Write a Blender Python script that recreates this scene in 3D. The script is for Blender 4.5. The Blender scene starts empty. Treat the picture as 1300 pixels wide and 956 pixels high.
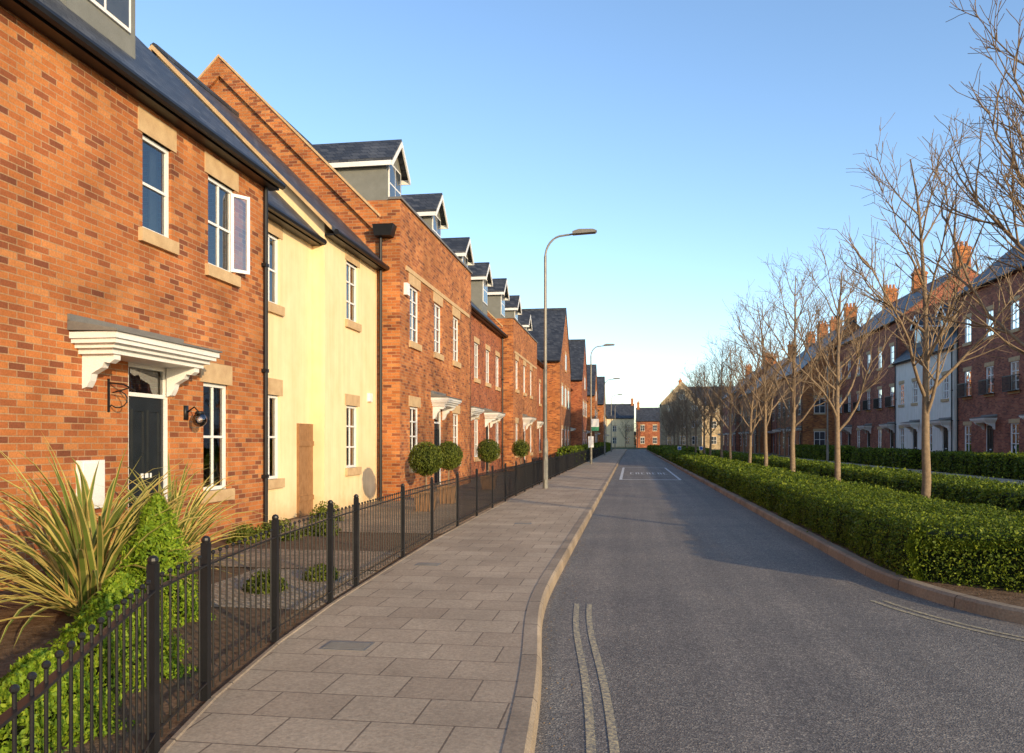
import bpy, math, random
import numpy as np
from mathutils import Vector
random.seed(7); rng=np.random.default_rng(7)
sc=bpy.context.scene
sc.view_settings.view_transform='Standard'; sc.view_settings.look='None'; sc.view_settings.exposure=0
COL=sc.collection

# ------------------------------------------------------------ materials
def newmat(name):
    m=bpy.data.materials.new(name); m.use_nodes=True
    nt=m.node_tree; b=nt.nodes['Principled BSDF']
    return m,nt,b
def N(nt,t,**kw):
    n=nt.nodes.new(t)
    for k,v in kw.items(): setattr(n,k,v)
    return n
def ramp(nt,stops):
    r=N(nt,'ShaderNodeValToRGB'); e=r.color_ramp.elements
    while len(e)<len(stops): e.new(0.5)
    for i,(p,c) in enumerate(stops):
        e[i].position=p; e[i].color=(c[0],c[1],c[2],1)
    return r
def mixc(nt,mode,fac,a,b):
    m=N(nt,'ShaderNodeMix',data_type='RGBA',blend_type=mode)
    for sock,v in ((m.inputs[0],fac),(m.inputs[6],a),(m.inputs[7],b)):
        if isinstance(v,(int,float)): sock.default_value=v
        elif isinstance(v,tuple): sock.default_value=(v[0],v[1],v[2],1)
        else: nt.links.new(v,sock)
    return m.outputs[2]
def posvec(nt,mode='wall'):
    g=N(nt,'ShaderNodeNewGeometry')
    if mode=='pos': return g.outputs['Position']
    s=N(nt,'ShaderNodeSeparateXYZ'); nt.links.new(g.outputs['Position'],s.inputs[0])
    c=N(nt,'ShaderNodeCombineXYZ')
    if mode=='wall':
        a=N(nt,'ShaderNodeMath',operation='ADD'); nt.links.new(s.outputs[0],a.inputs[0]); nt.links.new(s.outputs[1],a.inputs[1])
        nt.links.new(a.outputs[0],c.inputs[0]); nt.links.new(s.outputs[2],c.inputs[1])
    elif mode=='yx':
        nt.links.new(s.outputs[1],c.inputs[0]); nt.links.new(s.outputs[0],c.inputs[1])
    return c.outputs[0]
def noise(nt,vec,scale,detail=4,rough=.6):
    n=N(nt,'ShaderNodeTexNoise'); n.inputs['Scale'].default_value=scale; n.inputs['Detail'].default_value=detail
    n.inputs['Roughness'].default_value=rough
    nt.links.new(vec,n.inputs['Vector']); return n.outputs['Fac']
def bump(nt,h,b,strength=.4,dist=.01):
    n=N(nt,'ShaderNodeBump'); n.inputs['Strength'].default_value=strength; n.inputs['Distance'].default_value=dist
    nt.links.new(h,n.inputs['Height']); nt.links.new(n.outputs[0],b.inputs['Normal'])
def brickmat(name,stops,mortar,bw=.225,rh=.075,ms=.009,mode='wall',rough=.85,stain=.35,bstr=.5,spec=.25,off=.5):
    m,nt,b=newmat(name); v=posvec(nt,mode)
    t=N(nt,'ShaderNodeTexBrick'); t.offset=off
    t.inputs['Color1'].default_value=(0,0,0,1); t.inputs['Color2'].default_value=(1,1,1,1); t.inputs['Mortar'].default_value=(.5,.5,.5,1)
    t.inputs['Scale'].default_value=1; t.inputs['Mortar Size'].default_value=ms; t.inputs['Mortar Smooth'].default_value=.2
    t.inputs['Brick Width'].default_value=bw; t.inputs['Row Height'].default_value=rh
    nt.links.new(v,t.inputs['Vector'])
    r=ramp(nt,stops); nt.links.new(t.outputs['Color'],r.inputs[0])
    p=posvec(nt,'pos')
    n1=noise(nt,p,1.1,6); n2=noise(nt,p,45,4)
    r1=ramp(nt,[(.3,(1-stain,)*3),(.7,(1.15,)*3)]); nt.links.new(n1,r1.inputs[0])
    r2=ramp(nt,[(.25,(.72,)*3),(.75,(1.18,)*3)]); nt.links.new(n2,r2.inputs[0])
    c=mixc(nt,'MIX',t.outputs['Fac'],r.outputs[0],mortar)
    c=mixc(nt,'MULTIPLY',1.0,c,r1.outputs[0]); c=mixc(nt,'MULTIPLY',1.0,c,r2.outputs[0])
    nt.links.new(c,b.inputs['Base Color']); b.inputs['Roughness'].default_value=rough
    b.inputs['Specular IOR Level'].default_value=spec
    h=N(nt,'ShaderNodeMath',operation='MULTIPLY_ADD'); nt.links.new(t.outputs['Fac'],h.inputs[0]); h.inputs[1].default_value=-1
    nt.links.new(n2,h.inputs[2]); bump(nt,h.outputs[0],b,bstr,.008)
    return m
def noisemat(name,c1,c2,scale=8,rough=.8,spec=.3,bs=.2,bd=.005,scale2=60,metal=0):
    m,nt,b=newmat(name); p=posvec(nt,'pos')
    n1=noise(nt,p,scale,6); n2=noise(nt,p,scale2,4)
    r=ramp(nt,[(.3,c1),(.7,c2)]); nt.links.new(n1,r.inputs[0])
    r2=ramp(nt,[(.2,(.82,)*3),(.8,(1.12,)*3)]); nt.links.new(n2,r2.inputs[0])
    c=mixc(nt,'MULTIPLY',1.0,r.outputs[0],r2.outputs[0]); nt.links.new(c,b.inputs['Base Color'])
    b.inputs['Roughness'].default_value=rough; b.inputs['Specular IOR Level'].default_value=spec; b.inputs['Metallic'].default_value=metal
    if bs: bump(nt,n2,b,bs,bd)
    return m
M={}
M['brick_orange']=brickmat('brick_orange',[(0,(.19,.062,.032)),(.15,(.31,.095,.037)),(.4,(.44,.14,.043)),(.75,(.51,.175,.05)),(1,(.58,.235,.08))],(.42,.26,.14),ms=.0065)
M['brick_red']=brickmat('brick_red',[(0,(.16,.045,.03)),(.2,(.30,.075,.033)),(.6,(.42,.115,.042)),(1,(.48,.165,.065))],(.34,.21,.13),ms=.0065)
M['brick_dark']=brickmat('brick_dark',[(0,(.18,.055,.04)),(.5,(.36,.105,.058)),(1,(.45,.16,.08))],(.32,.21,.15),ms=.007)
def rendermat(name,c1,c2):
    # painted render with faint vertical rain streaks and a dirtier splash zone near the ground
    m,nt,b=newmat(name); p=posvec(nt,'pos')
    n1=noise(nt,p,2.2,6); r=ramp(nt,[(.3,c1),(.7,c2)]); nt.links.new(n1,r.inputs[0])
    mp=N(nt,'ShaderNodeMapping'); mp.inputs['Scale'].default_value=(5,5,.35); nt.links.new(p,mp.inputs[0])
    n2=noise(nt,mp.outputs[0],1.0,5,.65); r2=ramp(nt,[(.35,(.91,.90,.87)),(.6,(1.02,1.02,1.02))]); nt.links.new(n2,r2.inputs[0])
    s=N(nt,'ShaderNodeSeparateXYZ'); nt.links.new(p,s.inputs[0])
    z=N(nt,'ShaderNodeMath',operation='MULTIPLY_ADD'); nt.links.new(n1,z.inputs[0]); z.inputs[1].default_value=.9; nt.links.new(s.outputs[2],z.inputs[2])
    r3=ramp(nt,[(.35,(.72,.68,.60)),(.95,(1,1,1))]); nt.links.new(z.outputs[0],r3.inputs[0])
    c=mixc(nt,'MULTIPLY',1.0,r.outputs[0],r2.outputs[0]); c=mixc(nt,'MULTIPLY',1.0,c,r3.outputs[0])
    nt.links.new(c,b.inputs['Base Color']); b.inputs['Roughness'].default_value=.9; b.inputs['Specular IOR Level'].default_value=.2
    bump(nt,noise(nt,p,90,4),b,.2,.004); return m
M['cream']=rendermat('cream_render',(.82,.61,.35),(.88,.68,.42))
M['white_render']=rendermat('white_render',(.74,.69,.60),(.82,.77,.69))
M['stonewall']=brickmat('stone_wall',[(0,(.30,.23,.14)),(.5,(.42,.33,.2)),(1,(.5,.4,.26))],(.4,.32,.22),.4,.16,.012)
M['stone']=noisemat('stone_trim',(.47,.31,.165),(.60,.43,.24),5,.85,.25,.25,.004,70)
M['slate']=brickmat('slate_roof',[(0,(.030,.033,.040)),(.5,(.05,.054,.063)),(1,(.08,.085,.095))],(.012,.012,.015),.25,.14,.008,'wall',.5,.3,.7,.5)
M['white']=noisemat('white_upvc',(.74,.73,.70),(.82,.81,.79),3,.35,.5,0)
M['black']=noisemat('black_paint',(.009,.009,.010),(.015,.015,.017),6,.42,.35,.1,.001,150)
M['door']=noisemat('door_paint',(.012,.016,.02),(.02,.025,.03),4,.25,.6,0)
M['lead']=noisemat('lead_sheet',(.14,.13,.12),(.20,.19,.17),4,.6,.4,.2)
M['dormer']=noisemat('dormer_render',(.16,.165,.15),(.21,.215,.20),3,.8,.3,.1)
M['wood']=noisemat('timber_gate',(.24,.12,.05),(.34,.18,.08),7,.7,.3,.3)
M['curtain']=noisemat('curtain_cloth',(.50,.48,.44),(.68,.66,.60),3,.9,.1,0)
M['galv']=noisemat('lamp_steel',(.20,.19,.16),(.28,.26,.22),6,.5,.5,.1,.002,90,.3)
M['terra']=noisemat('terracotta',(.38,.14,.06),(.45,.2,.09),6,.8,.3,.1)
def glassmat():
    m,nt,b=newmat('window_glass'); nt.nodes.remove(b)
    o=nt.nodes['Material Output']; f=N(nt,'ShaderNodeFresnel'); f.inputs[0].default_value=2.4
    g=N(nt,'ShaderNodeBsdfGlossy'); g.inputs['Roughness'].default_value=.015; g.inputs['Color'].default_value=(.93,.93,.94,1)
    t=N(nt,'ShaderNodeBsdfTransparent'); t.inputs[0].default_value=(.7,.74,.74,1)
    x=N(nt,'ShaderNodeMixShader'); nt.links.new(f.outputs[0],x.inputs[0]); nt.links.new(t.outputs[0],x.inputs[1]); nt.links.new(g.outputs[0],x.inputs[2])
    nt.links.new(x.outputs[0],o.inputs[0])
    p=posvec(nt,'pos'); n=noise(nt,p,1.5,2); bn=N(nt,'ShaderNodeBump'); bn.inputs['Strength'].default_value=.25; bn.inputs['Distance'].default_value=.02
    nt.links.new(n,bn.inputs['Height']); nt.links.new(bn.outputs[0],g.inputs['Normal']); return m
M['glass']=glassmat()
M['pane']=noisemat('dark_pane',(.03,.035,.04),(.07,.08,.09),1.2,.06,1.0,0)
def leafmat(name,cols,trans=.25):
    m,nt,b=newmat(name); g=N(nt,'ShaderNodeNewGeometry')
    st=[(i/(len(cols)-1),c) for i,c in enumerate(cols)]
    r=ramp(nt,st); nt.links.new(g.outputs['Random Per Island'],r.inputs[0])
    n1=noise(nt,g.outputs['Position'],1.6,3); r1=ramp(nt,[(.3,(.62,.66,.6)),(.7,(1.25,1.2,1.1))]); nt.links.new(n1,r1.inputs[0])
    c=mixc(nt,'MULTIPLY',1.0,r.outputs[0],r1.outputs[0])
    nt.links.new(c,b.inputs['Base Color']); b.inputs['Roughness'].default_value=.55; b.inputs['Specular IOR Level'].default_value=.2
    tr=N(nt,'ShaderNodeBsdfTranslucent'); nt.links.new(c,tr.inputs[0])
    x=N(nt,'ShaderNodeMixShader'); x.inputs[0].default_value=trans
    nt.links.new(b.outputs[0],x.inputs[1]); nt.links.new(tr.outputs[0],x.inputs[2]); nt.links.new(x.outputs[0],nt.nodes['Material Output'].inputs[0])
    return m
M['hedge']=leafmat('hedge_leaves',[(.04,.065,.006),(.09,.14,.012),(.16,.22,.018),(.27,.31,.03)],.3)
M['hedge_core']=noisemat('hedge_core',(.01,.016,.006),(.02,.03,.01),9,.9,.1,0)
M['conifer']=leafmat('conifer_leaves',[(.10,.18,.015),(.19,.30,.02),(.30,.38,.035)])
M['topiary']=leafmat('topiary_leaves',[(.05,.07,.012),(.11,.14,.02),(.20,.22,.035)])
M['strap_g']=leafmat('strap_green',[(.12,.17,.035),(.18,.24,.05),(.16,.19,.05)],.25)
M['strap_y']=leafmat('strap_yellow',[(.50,.43,.13),(.58,.50,.18),(.50,.33,.12)],.25)
M['bark']=noisemat('bark',(.17,.12,.075),(.29,.21,.135),14,.9,.2,.3,.004,60)
M['fartree']=noisemat('far_twigs',(.09,.065,.045),(.15,.11,.075),3,.9,.1,0)

M['paving']=brickmat('pavement_slabs',[(0,(.39,.295,.20)),(.5,(.43,.33,.225)),(1,(.47,.365,.25))],(.20,.15,.105),.45,.4,.006,'pos',.85,.2,.3,.2)
M['blocks']=brickmat('block_paving',[(0,(.30,.205,.13)),(.5,(.39,.275,.175)),(1,(.46,.34,.22))],(.12,.085,.055),.2,.1,.008,'pos',.85,.3,.5,.25)
M['kerb']=brickmat('kerb_stone',[(0,(.31,.235,.16)),(1,(.39,.30,.205))],(.13,.1,.07),.9,5.0,.008,'yx',.85,.35,.3,.25,0)
M['soil']=noisemat('garden_soil',(.11,.065,.036),(.24,.16,.10),12,.95,.1,.9,.03,40)
M['ground']=noisemat('ground_grass',(.05,.06,.025),(.08,.09,.035),.5,.95,.1,.3)
def gravelmat():
    m,nt,b=newmat('garden_gravel'); p=posvec(nt,'pos')
    v=N(nt,'ShaderNodeTexVoronoi'); v.inputs['Scale'].default_value=38; nt.links.new(p,v.inputs['Vector'])
    s=N(nt,'ShaderNodeSeparateColor'); nt.links.new(v.outputs['Color'],s.inputs[0])
    r=ramp(nt,[(0,(.16,.11,.07)),(.5,(.30,.23,.15)),(1,(.48,.40,.30))]); nt.links.new(s.outputs[0],r.inputs[0])
    nt.links.new(r.outputs[0],b.inputs['Base Color']); b.inputs['Roughness'].default_value=.9
    inv=N(nt,'ShaderNodeMath',operation='MULTIPLY'); inv.inputs[1].default_value=-1; nt.links.new(v.outputs['Distance'],inv.inputs[0]); bump(nt,inv.outputs[0],b,.9,.03); return m
M['gravel']=gravelmat()
def asphalt():
    m,nt,b=newmat('asphalt'); p=posvec(nt,'pos')
    v=N(nt,'ShaderNodeTexVoronoi'); v.inputs['Scale'].default_value=100; nt.links.new(p,v.inputs['Vector'])
    s=N(nt,'ShaderNodeSeparateColor'); nt.links.new(v.outputs['Color'],s.inputs[0])
    r=ramp(nt,[(0,(.115,.10,.085)),(.5,(.175,.155,.13)),(.85,(.24,.21,.175)),(1,(.40,.35,.27))]); nt.links.new(s.outputs[0],r.inputs[0])
    n1=noise(nt,p,.7,6); r1=ramp(nt,[(.3,(.82,.82,.84)),(.7,(1.15,1.13,1.1))]); nt.links.new(n1,r1.inputs[0])
    n3=noise(nt,p,14,6,.75); r3=ramp(nt,[(.3,(.74,.74,.75)),(.7,(1.22,1.2,1.17))]); nt.links.new(n3,r3.inputs[0])
    mp=N(nt,'ShaderNodeMapping'); mp.inputs['Scale'].default_value=(2.2,.05,1); nt.links.new(p,mp.inputs[0])
    n4=noise(nt,mp.outputs[0],1.0,3); r4=ramp(nt,[(.35,(.84,.84,.85)),(.65,(1.12,1.11,1.1))]); nt.links.new(n4,r4.inputs[0])
    c=mixc(nt,'MULTIPLY',1.0,r.outputs[0],r1.outputs[0]); c=mixc(nt,'MULTIPLY',1.0,c,r3.outputs[0]); c=mixc(nt,'MULTIPLY',1.0,c,r4.outputs[0])
    nt.links.new(c,b.inputs['Base Color']); b.inputs['Roughness'].default_value=.8; b.inputs['Specular IOR Level'].default_value=.3
    bump(nt,v.outputs['Distance'],b,.4,.008); return m
M['asphalt']=asphalt()
def paintmat(name,c,lo=.42,hi=.56):
    m,nt,b=newmat(name); p=posvec(nt,'pos'); n=noise(nt,p,38,6,.75)
    r=ramp(nt,[(lo,(.17,.15,.125)),(hi,c)]); nt.links.new(n,r.inputs[0]); nt.links.new(r.outputs[0],b.inputs['Base Color']); b.inputs['Roughness'].default_value=.75; return m
M['yline']=paintmat('yellow_paint',(.60,.47,.24),.42,.62); M['wline']=paintmat('white_paint',(.70,.70,.67),.38,.54)

# ------------------------------------------------------------ mesh builder
class MB:
    def __init__(s): s.v=[]; s.f=[]; s.m=[]
    def face(s,pts,m=0):
        b=len(s.v); s.v+= [tuple(p) for p in pts]; s.f.append(tuple(range(b,b+len(pts)))); s.m.append(m)
    def hexa(s,p,m=0):
        b=len(s.v); s.v+=[tuple(q) for q in p]
        for f in ((0,3,2,1),(4,5,6,7),(0,1,5,4),(1,2,6,5),(2,3,7,6),(3,0,4,7)):
            s.f.append(tuple(b+i for i in f)); s.m.append(m)
    def box(s,P,a0,a1,b0,b1,z0,z1,m=0):
        s.hexa([P(a0,b0,z0),P(a1,b0,z0),P(a1,b1,z0),P(a0,b1,z0),P(a0,b0,z1),P(a1,b0,z1),P(a1,b1,z1),P(a0,b1,z1)],m)
    def extr(s,pts,vec,m=0):
        vec=Vector(vec); a=[Vector(p) for p in pts]; c=[p+vec for p in a]; n=len(a)
        s.face(a[::-1],m); s.face(c,m)
        for i in range(n): s.face([a[i],a[(i+1)%n],c[(i+1)%n],c[i]],m)
    def tube(s,pts,rad,n=6,m=0,cap=True):
        pts=[Vector(p) for p in pts]; base=len(s.v); K=len(pts)
        if not hasattr(rad,'__len__'): rad=[rad]*K
        for i,p in enumerate(pts):
            t=(pts[min(i+1,K-1)]-pts[max(i-1,0)]).normalized()
            ref=Vector((1,0,0)) if abs(t.x)<.8 else Vector((0,1,0))
            u=t.cross(ref).normalized(); w=t.cross(u)
            for k in range(n):
                a=2*math.pi*k/n; q=p+(u*math.cos(a)+w*math.sin(a))*rad[i]; s.v.append((q.x,q.y,q.z))
        for i in range(K-1):
            for k in range(n):
                a=base+i*n+k; b=base+i*n+(k+1)%n
                s.f.append((a,b,b+n,a+n)); s.m.append(m)
        if cap:
            s.f.append(tuple(base+k for k in range(n))[::-1]); s.m.append(m)
            s.f.append(tuple(base+(K-1)*n+k for k in range(n))); s.m.append(m)
    def ball(s,c,r,nu=8,nv=5,m=0,sz=1):
        base=len(s.v)
        for j in range(nv+1):
            th=math.pi*j/nv
            for i in range(nu):
                ph=2*math.pi*i/nu; s.v.append((c[0]+r*math.sin(th)*math.cos(ph),c[1]+r*math.sin(th)*math.sin(ph),c[2]+sz*r*math.cos(th)))
        for j in range(nv):
            for i in range(nu):
                a=base+j*nu+i; b=base+j*nu+(i+1)%nu; s.f.append((a,a+nu,b+nu,b)); s.m.append(m)
    def mesh(s,name,mats,smooth=False):
        me=bpy.data.meshes.new(name); me.from_pydata(s.v,[],s.f)
        for m in mats: me.materials.append(m)
        me.polygons.foreach_set('material_index',s.m)
        if smooth: me.polygons.foreach_set('use_smooth',[True]*len(s.f))
        me.update(); return me
    def obj(s,name,mats,parent=None,smooth=False):
        if not isinstance(mats,(list,tuple)): mats=[mats]
        o=bpy.data.objects.new(name,s.mesh(name,mats,smooth)); COL.objects.link(o)
        if parent: o.parent=parent
        return o
def empty(name,loc=(0,0,0)):
    e=bpy.data.objects.new(name,None); e.empty_display_size=.2; COL.objects.link(e); return e
ID=lambda a,b,c:(a,b,c)

# ------------------------------------------------------------ houses
class House:
    MATS={'roof':'slate','stone_trim':'stone','window_frames':'white','window_glass':'glass','curtains':'curtain','front_door':'door','gutter':'black',
          'door_canopy':'white','canopy_lead':'lead','dormer_walls':'dormer','dormer_roof':'slate','dark_panes':'pane','balcony_rail':'black','chimney':'brick_orange','chimney_pots':'terra','timber_gate':'wood','bargeboards':'white','brick_coping':'stone'}
    def __init__(h,name,x,y,S,O,wall):
        h.root=empty(name); h.x=x;h.y=y;h.S=S;h.O=O;h.wall=wall;h.p={}
    def P(h,s,o,z): return (h.x+h.S[0]*s+h.O[0]*o, h.y+h.S[1]*s+h.O[1]*o, z)
    def part(h,k):
        if k not in h.p: h.p[k]=MB()
        return h.p[k]
    def finish(h):
        for k,mb in h.p.items():
            mat=M[h.wall] if k=='walls' else M[h.MATS[k]]
            mb.obj(k,mat,h.root)
    def front(h,s0,s1,z0,z1,holes,o=0,dep=.11):
        w=h.part('walls'); ss=sorted({s0,s1}|{a for q in holes for a in q[:2]}); zs=sorted({z0,z1}|{a for q in holes for a in q[2:4]})
        for i in range(len(ss)-1):
            for j in range(len(zs)-1):
                cs=(ss[i]+ss[i+1])/2; cz=(zs[j]+zs[j+1])/2
                if any(q[0]<cs<q[1] and q[2]<cz<q[3] for q in holes): continue
                w.face([h.P(ss[i],o,zs[j]),h.P(ss[i+1],o,zs[j]),h.P(ss[i+1],o,zs[j+1]),h.P(ss[i],o,zs[j+1])])
        for a,b,c,d in [q[:4] for q in holes]:
            for (p,q) in (((a,c),(b,c)),((b,c),(b,d)),((b,d),(a,d)),((a,d),(a,c))):
                w.face([h.P(p[0],o,p[1]),h.P(q[0],o,q[1]),h.P(q[0],o-dep,q[1]),h.P(p[0],o-dep,p[1])])
    def body(h,s0,s1,ze,D,slope,o0=0,ov=.22,gut=True,frontwall=False,vo=.06,coping=None):
        w=h.part('walls'); zr=ze+slope*D/2; P=h.P
        for s in (s0,s1):
            w.face([P(s,o0,-.05),P(s,o0,ze),P(s,o0-D/2,zr),P(s,o0-D,ze),P(s,o0-D,-.05)])
        w.face([P(s0,o0-D,-.05),P(s1,o0-D,-.05),P(s1,o0-D,ze),P(s0,o0-D,ze)])
        r=h.part('roof'); t=.09
        for sg in (1,-1):
            oc=o0-D/2; oe=oc+sg*(D/2+ov); zz=ze-slope*ov+.02
            a,b=s0-vo,s1+vo
            r.hexa([P(a,oe,zz),P(b,oe,zz),P(b,oc,zr+.02),P(a,oc,zr+.02),P(a,oe,zz+t),P(b,oe,zz+t),P(b,oc,zr+.02+t),P(a,oc,zr+.02+t)])
        r.tube([P(s0-vo,o0-D/2,zr+.1),P(s1+vo,o0-D/2,zr+.1)],.09,6)
        if coping:
            c=h.part('brick_coping'); 
            for s in (s0,s1):
                a=s-.10; b=s+.14; oc=o0-D/2
                for sg in (1,-1):
                    oe=oc+sg*(D/2+.05); zz=ze-.05*slope
                    w.hexa([P(a,oe,zz-.25),P(b,oe,zz-.25),P(b,oc,zr-.25),P(a,oc,zr-.25),P(a,oe,zz+.22),P(b,oe,zz+.22),P(b,oc,zr+.22),P(a,oc,zr+.22)])
                    c.hexa([P(a-.03,oe,zz+.223),P(b+.03,oe,zz+.223),P(b+.03,oc,zr+.223),P(a-.03,oc,zr+.223),P(a-.03,oe,zz+.29),P(b+.03,oe,zz+.29),P(b+.03,oc,zr+.29),P(a-.03,oc,zr+.29)])
        h.ze=ze;h.slope=slope;h.o0=o0;h.D=D;h.zr=zr
        if gut:
            g=h.part('gutter'); ge=o0+ov+.04; gz=ze-slope*ov+.02
            g.tube([P(s0-.02,ge,gz),P(s1+.02,ge,gz)],.062,8)
            g.box(P,s0-.02,s1+.02,o0+.02,o0+ov-.02,gz-.07,gz-.03)
    def win(h,a,b,c,d,o=0,hb=1,vb=0,lintel=True,sill=True,curt=True,lh=.3,openc=False):
        P=h.P; f=h.part('window_frames'); t=.055; o1,o2=o-.105,o-.045
        f.box(P,a,a+t,o1,o2,c,d); f.box(P,b-t,b,o1,o2,c,d); f.box(P,a+t,b-t,o1,o2,c,c+t); f.box(P,a+t,b-t,o1,o2,d-t,d)
        for k in range(hb):
            z=c+(d-c)*(k+1)/(hb+1); f.box(P,a+t,b-t,o1+.01,o2-.006,z-.018,z+.018)
        for k in range(vb):
            s=a+(b-a)*(k+1)/(vb+1); f.box(P,s-.016,s+.016,o1+.013,o2-.009,c+t,d-t)
        f.box(P,a-.02,b+.02,o-.12,o-.106,c-.02,c+.01)
        h.part('window_glass').face([P(a+t,o-.075,c+t),P(b-t,o-.075,c+t),P(b-t,o-.075,d-t),P(a+t,o-.075,d-t)])
        if curt:
            cu=h.part('curtains'); w=b-a; q=random.choice([.2,.3,.38])
            for s0,s1 in ((a,a+w*q),(b-w*q,b)):
                n=8
                for k in range(n):
                    u0=s0+(s1-s0)*k/n;u1=s0+(s1-s0)*(k+1)/n; oa=o-.2-(.03 if k%2 else 0); ob=o-.2-(0 if k%2 else .03)
                    cu.face([P(u0,oa,c),P(u1,ob,c),P(u1,ob,d),P(u0,oa,d)])
            if random.random()<.5:
                zz=d-(d-c)*random.choice([.25,.45]); cu.face([P(a,o-.15,zz),P(b,o-.15,zz),P(b,o-.15,d),P(a,o-.15,d)])
        st=h.part('stone_trim')
        if lintel: st.box(P,a-.1,b+.1,o-.06,o+.014,d,d+lh)
        if sill: st.box(P,a-.09,b+.09,o-.08,o+.06,c-.17,c)
        if openc:
            z0,z1=c+t,d-t; L=(b-a)*.40
            def QQ(s,tt,z): return P(b-.07+s*.80+tt*.6,o-.03+s*.60-tt*.8,z)
            f.hexa([QQ(s,tt,z) for z in (z0,z0+.05) for s,tt in ((0,0),(L,0),(L,.04),(0,.04))])
            f.hexa([QQ(s,tt,z) for z in (z1-.05,z1) for s,tt in ((0,0),(L,0),(L,.04),(0,.04))])
            for sa,sb in ((0,.05),(L-.05,L)):
                f.hexa([QQ(s,tt,z) for z in (z0+.05,z1-.05) for s,tt in ((sa,0),(sb,0),(sb,.04),(sa,.04))])
            h.part('window_glass').face([QQ(s,.02,z) for s,z in ((.05,z0+.05),(L-.05,z0+.05),(L-.05,z1-.05),(.05,z1-.05))])
    def door(h,a,b,z0,d,o=0,tr=True):
        P=h.P; f=h.part('window_frames'); t=.06; o1,o2=o-.11,o-.035
        f.box(P,a,a+t,o1,o2,z0,d); f.box(P,b-t,b,o1,o2,z0,d); f.box(P,a+t,b-t,o1,o2,d-t,d)
        top=d-t
        if tr:
            zt=d-.38; f.box(P,a+t,b-t,o1,o2,zt-.05,zt); h.part('window_glass').face([P(a+t,o-.07,zt),P(b-t,o-.07,zt),P(b-t,o-.07,d-t),P(a+t,o-.07,d-t)]); top=zt-.05
        D=h.part('front_door'); D.box(P,a+t,b-t,o-.10,o-.06,z0+.05,top)
        w=b-a-2*t
        for (u0,u1) in ((.12,.45),(.55,.88)):
            for (v0,v1) in ((.06,.38),(.46,.92)):
                hh=top-z0-.05
                q=[a+t+w*u0,a+t+w*u1,z0+.05+hh*v0,z0+.05+hh*v1]
                for (x0,x1,y0,y1) in ((q[0],q[1],q[2],q[2]+.025),(q[0],q[1],q[3]-.025,q[3]),(q[0],q[0]+.025,q[2]+.025,q[3]-.025),(q[1]-.025,q[1],q[2]+.025,q[3]-.025)):
                    D.box(P,x0,x1,o-.06,o-.045,y0,y1)
        f.box(P,a+t+w*.36,a+t+w*.64,o-.059,o-.048,z0+1.0,z0+1.06)
        h.part('stone_trim').box(P,a-.05,b+.05,o-.2,o+.25,z0-.1,z0+.0)
    def canopy(h,a,b,z,pr=.55,o=0,det=True):
        P=h.P; c=h.part('door_canopy'); L=h.part('canopy_lead')
        L.hexa([P(a-.06,o-.01,z+.22),P(b+.06,o-.01,z+.22),P(b+.06,o+pr+.06,z+.2),P(a-.06,o+pr+.06,z+.2),P(a-.06,o-.01,z+.33),P(b+.06,o-.01,z+.33),P(b+.06,o+pr+.06,z+.225),P(a-.06,o+pr+.06,z+.225)])
        L.box(P,a-.06,b+.06,o-.01,o+.03,z+.32,z+.4)
        for i,(k,z0,z1) in enumerate(((.03,.13,.2),(0,.08,.13),(-.06,.03,.08),(-.12,-.03,.03))):
            c.box(P,a-k,b+k,o-.01,o+pr+k,z+z0,z+z1)
        if det:
            for s in (a+.18,b-.3):
                pts=[(0,-.03),(pr-.14,-.03),(pr-.14,-.09),(pr-.2,-.13),(pr-.27,-.12),(pr-.3,-.18),(.12,-.25),(.1,-.33),(.06,-.4),(0,-.42)]
                c.extr([P(s,o+q[0]-.005,z+q[1]) for q in pts],Vector(P(s+.11,0,0))-Vector(P(s,0,0)))
    def dormer(h,sc_,w=1.3,of=-.55,zt=None,ah=.62,zb=None):
        P=h.P; o0=h.o0; zroof=lambda o: h.ze-(o-o0)*h.slope; oroof=lambda z: o0-(z-h.ze)/h.slope
        of=o0+of; zbm=zroof(of)-.1; zt=zt or zbm+1.75; za=zt+ah; a,b=sc_-w/2,sc_+w/2
        W=h.part('dormer_walls'); R=h.part('dormer_roof'); B=h.part('bargeboards')
        for s in (a,b): W.face([P(s,of,zbm),P(s,of,zt),P(s,oroof(zt),zt)])
        W.face([P(a,of,zbm),P(b,of,zbm),P(b,of,zt),P(sc_,of,za),P(a,of,zt)])
        e=.16; k=ah/(w/2)
        for sg in (-1,1):
            se=sc_+sg*(w/2+e); ze=zt-e*k; fo=of+.22
            q=[P(se,fo,ze),P(sc_,fo,za),P(sc_,oroof(za)-.1,za),P(se,oroof(ze)-.1,ze)]
            R.hexa(q+[(p[0],p[1],p[2]+.08) for p in q])
            q2=[P(se,fo-.02,ze-.14),P(sc_,fo-.02,za-.14),P(sc_,fo+.02,za-.14),P(se,fo+.02,ze-.14)]
            B.hexa(q2+[(p[0],p[1],p[2]+.15) for p in q2])
            B.hexa([P(se-sg*.02,fo-.03,ze-.13),P(se+sg*.015,fo-.03,ze-.13),P(se+sg*.015,oroof(ze),ze-.13),P(se-sg*.02,oroof(ze),ze-.13),P(se-sg*.02,fo-.03,ze+.0),P(se+sg*.015,fo-.03,ze+.0),P(se+sg*.015,oroof(ze),ze+.0),P(se-sg*.02,oroof(ze),ze+.0)])
        F=h.part('window_frames'); c0,d0=max(zbm+.25,zt-1.25),zt-.05; a0,b0=a+.14,b-.14
        F.box(P,a0,b0,of,of+.03,c0,d0)
        g=h.part('dark_panes'); n=2; m=2
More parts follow.
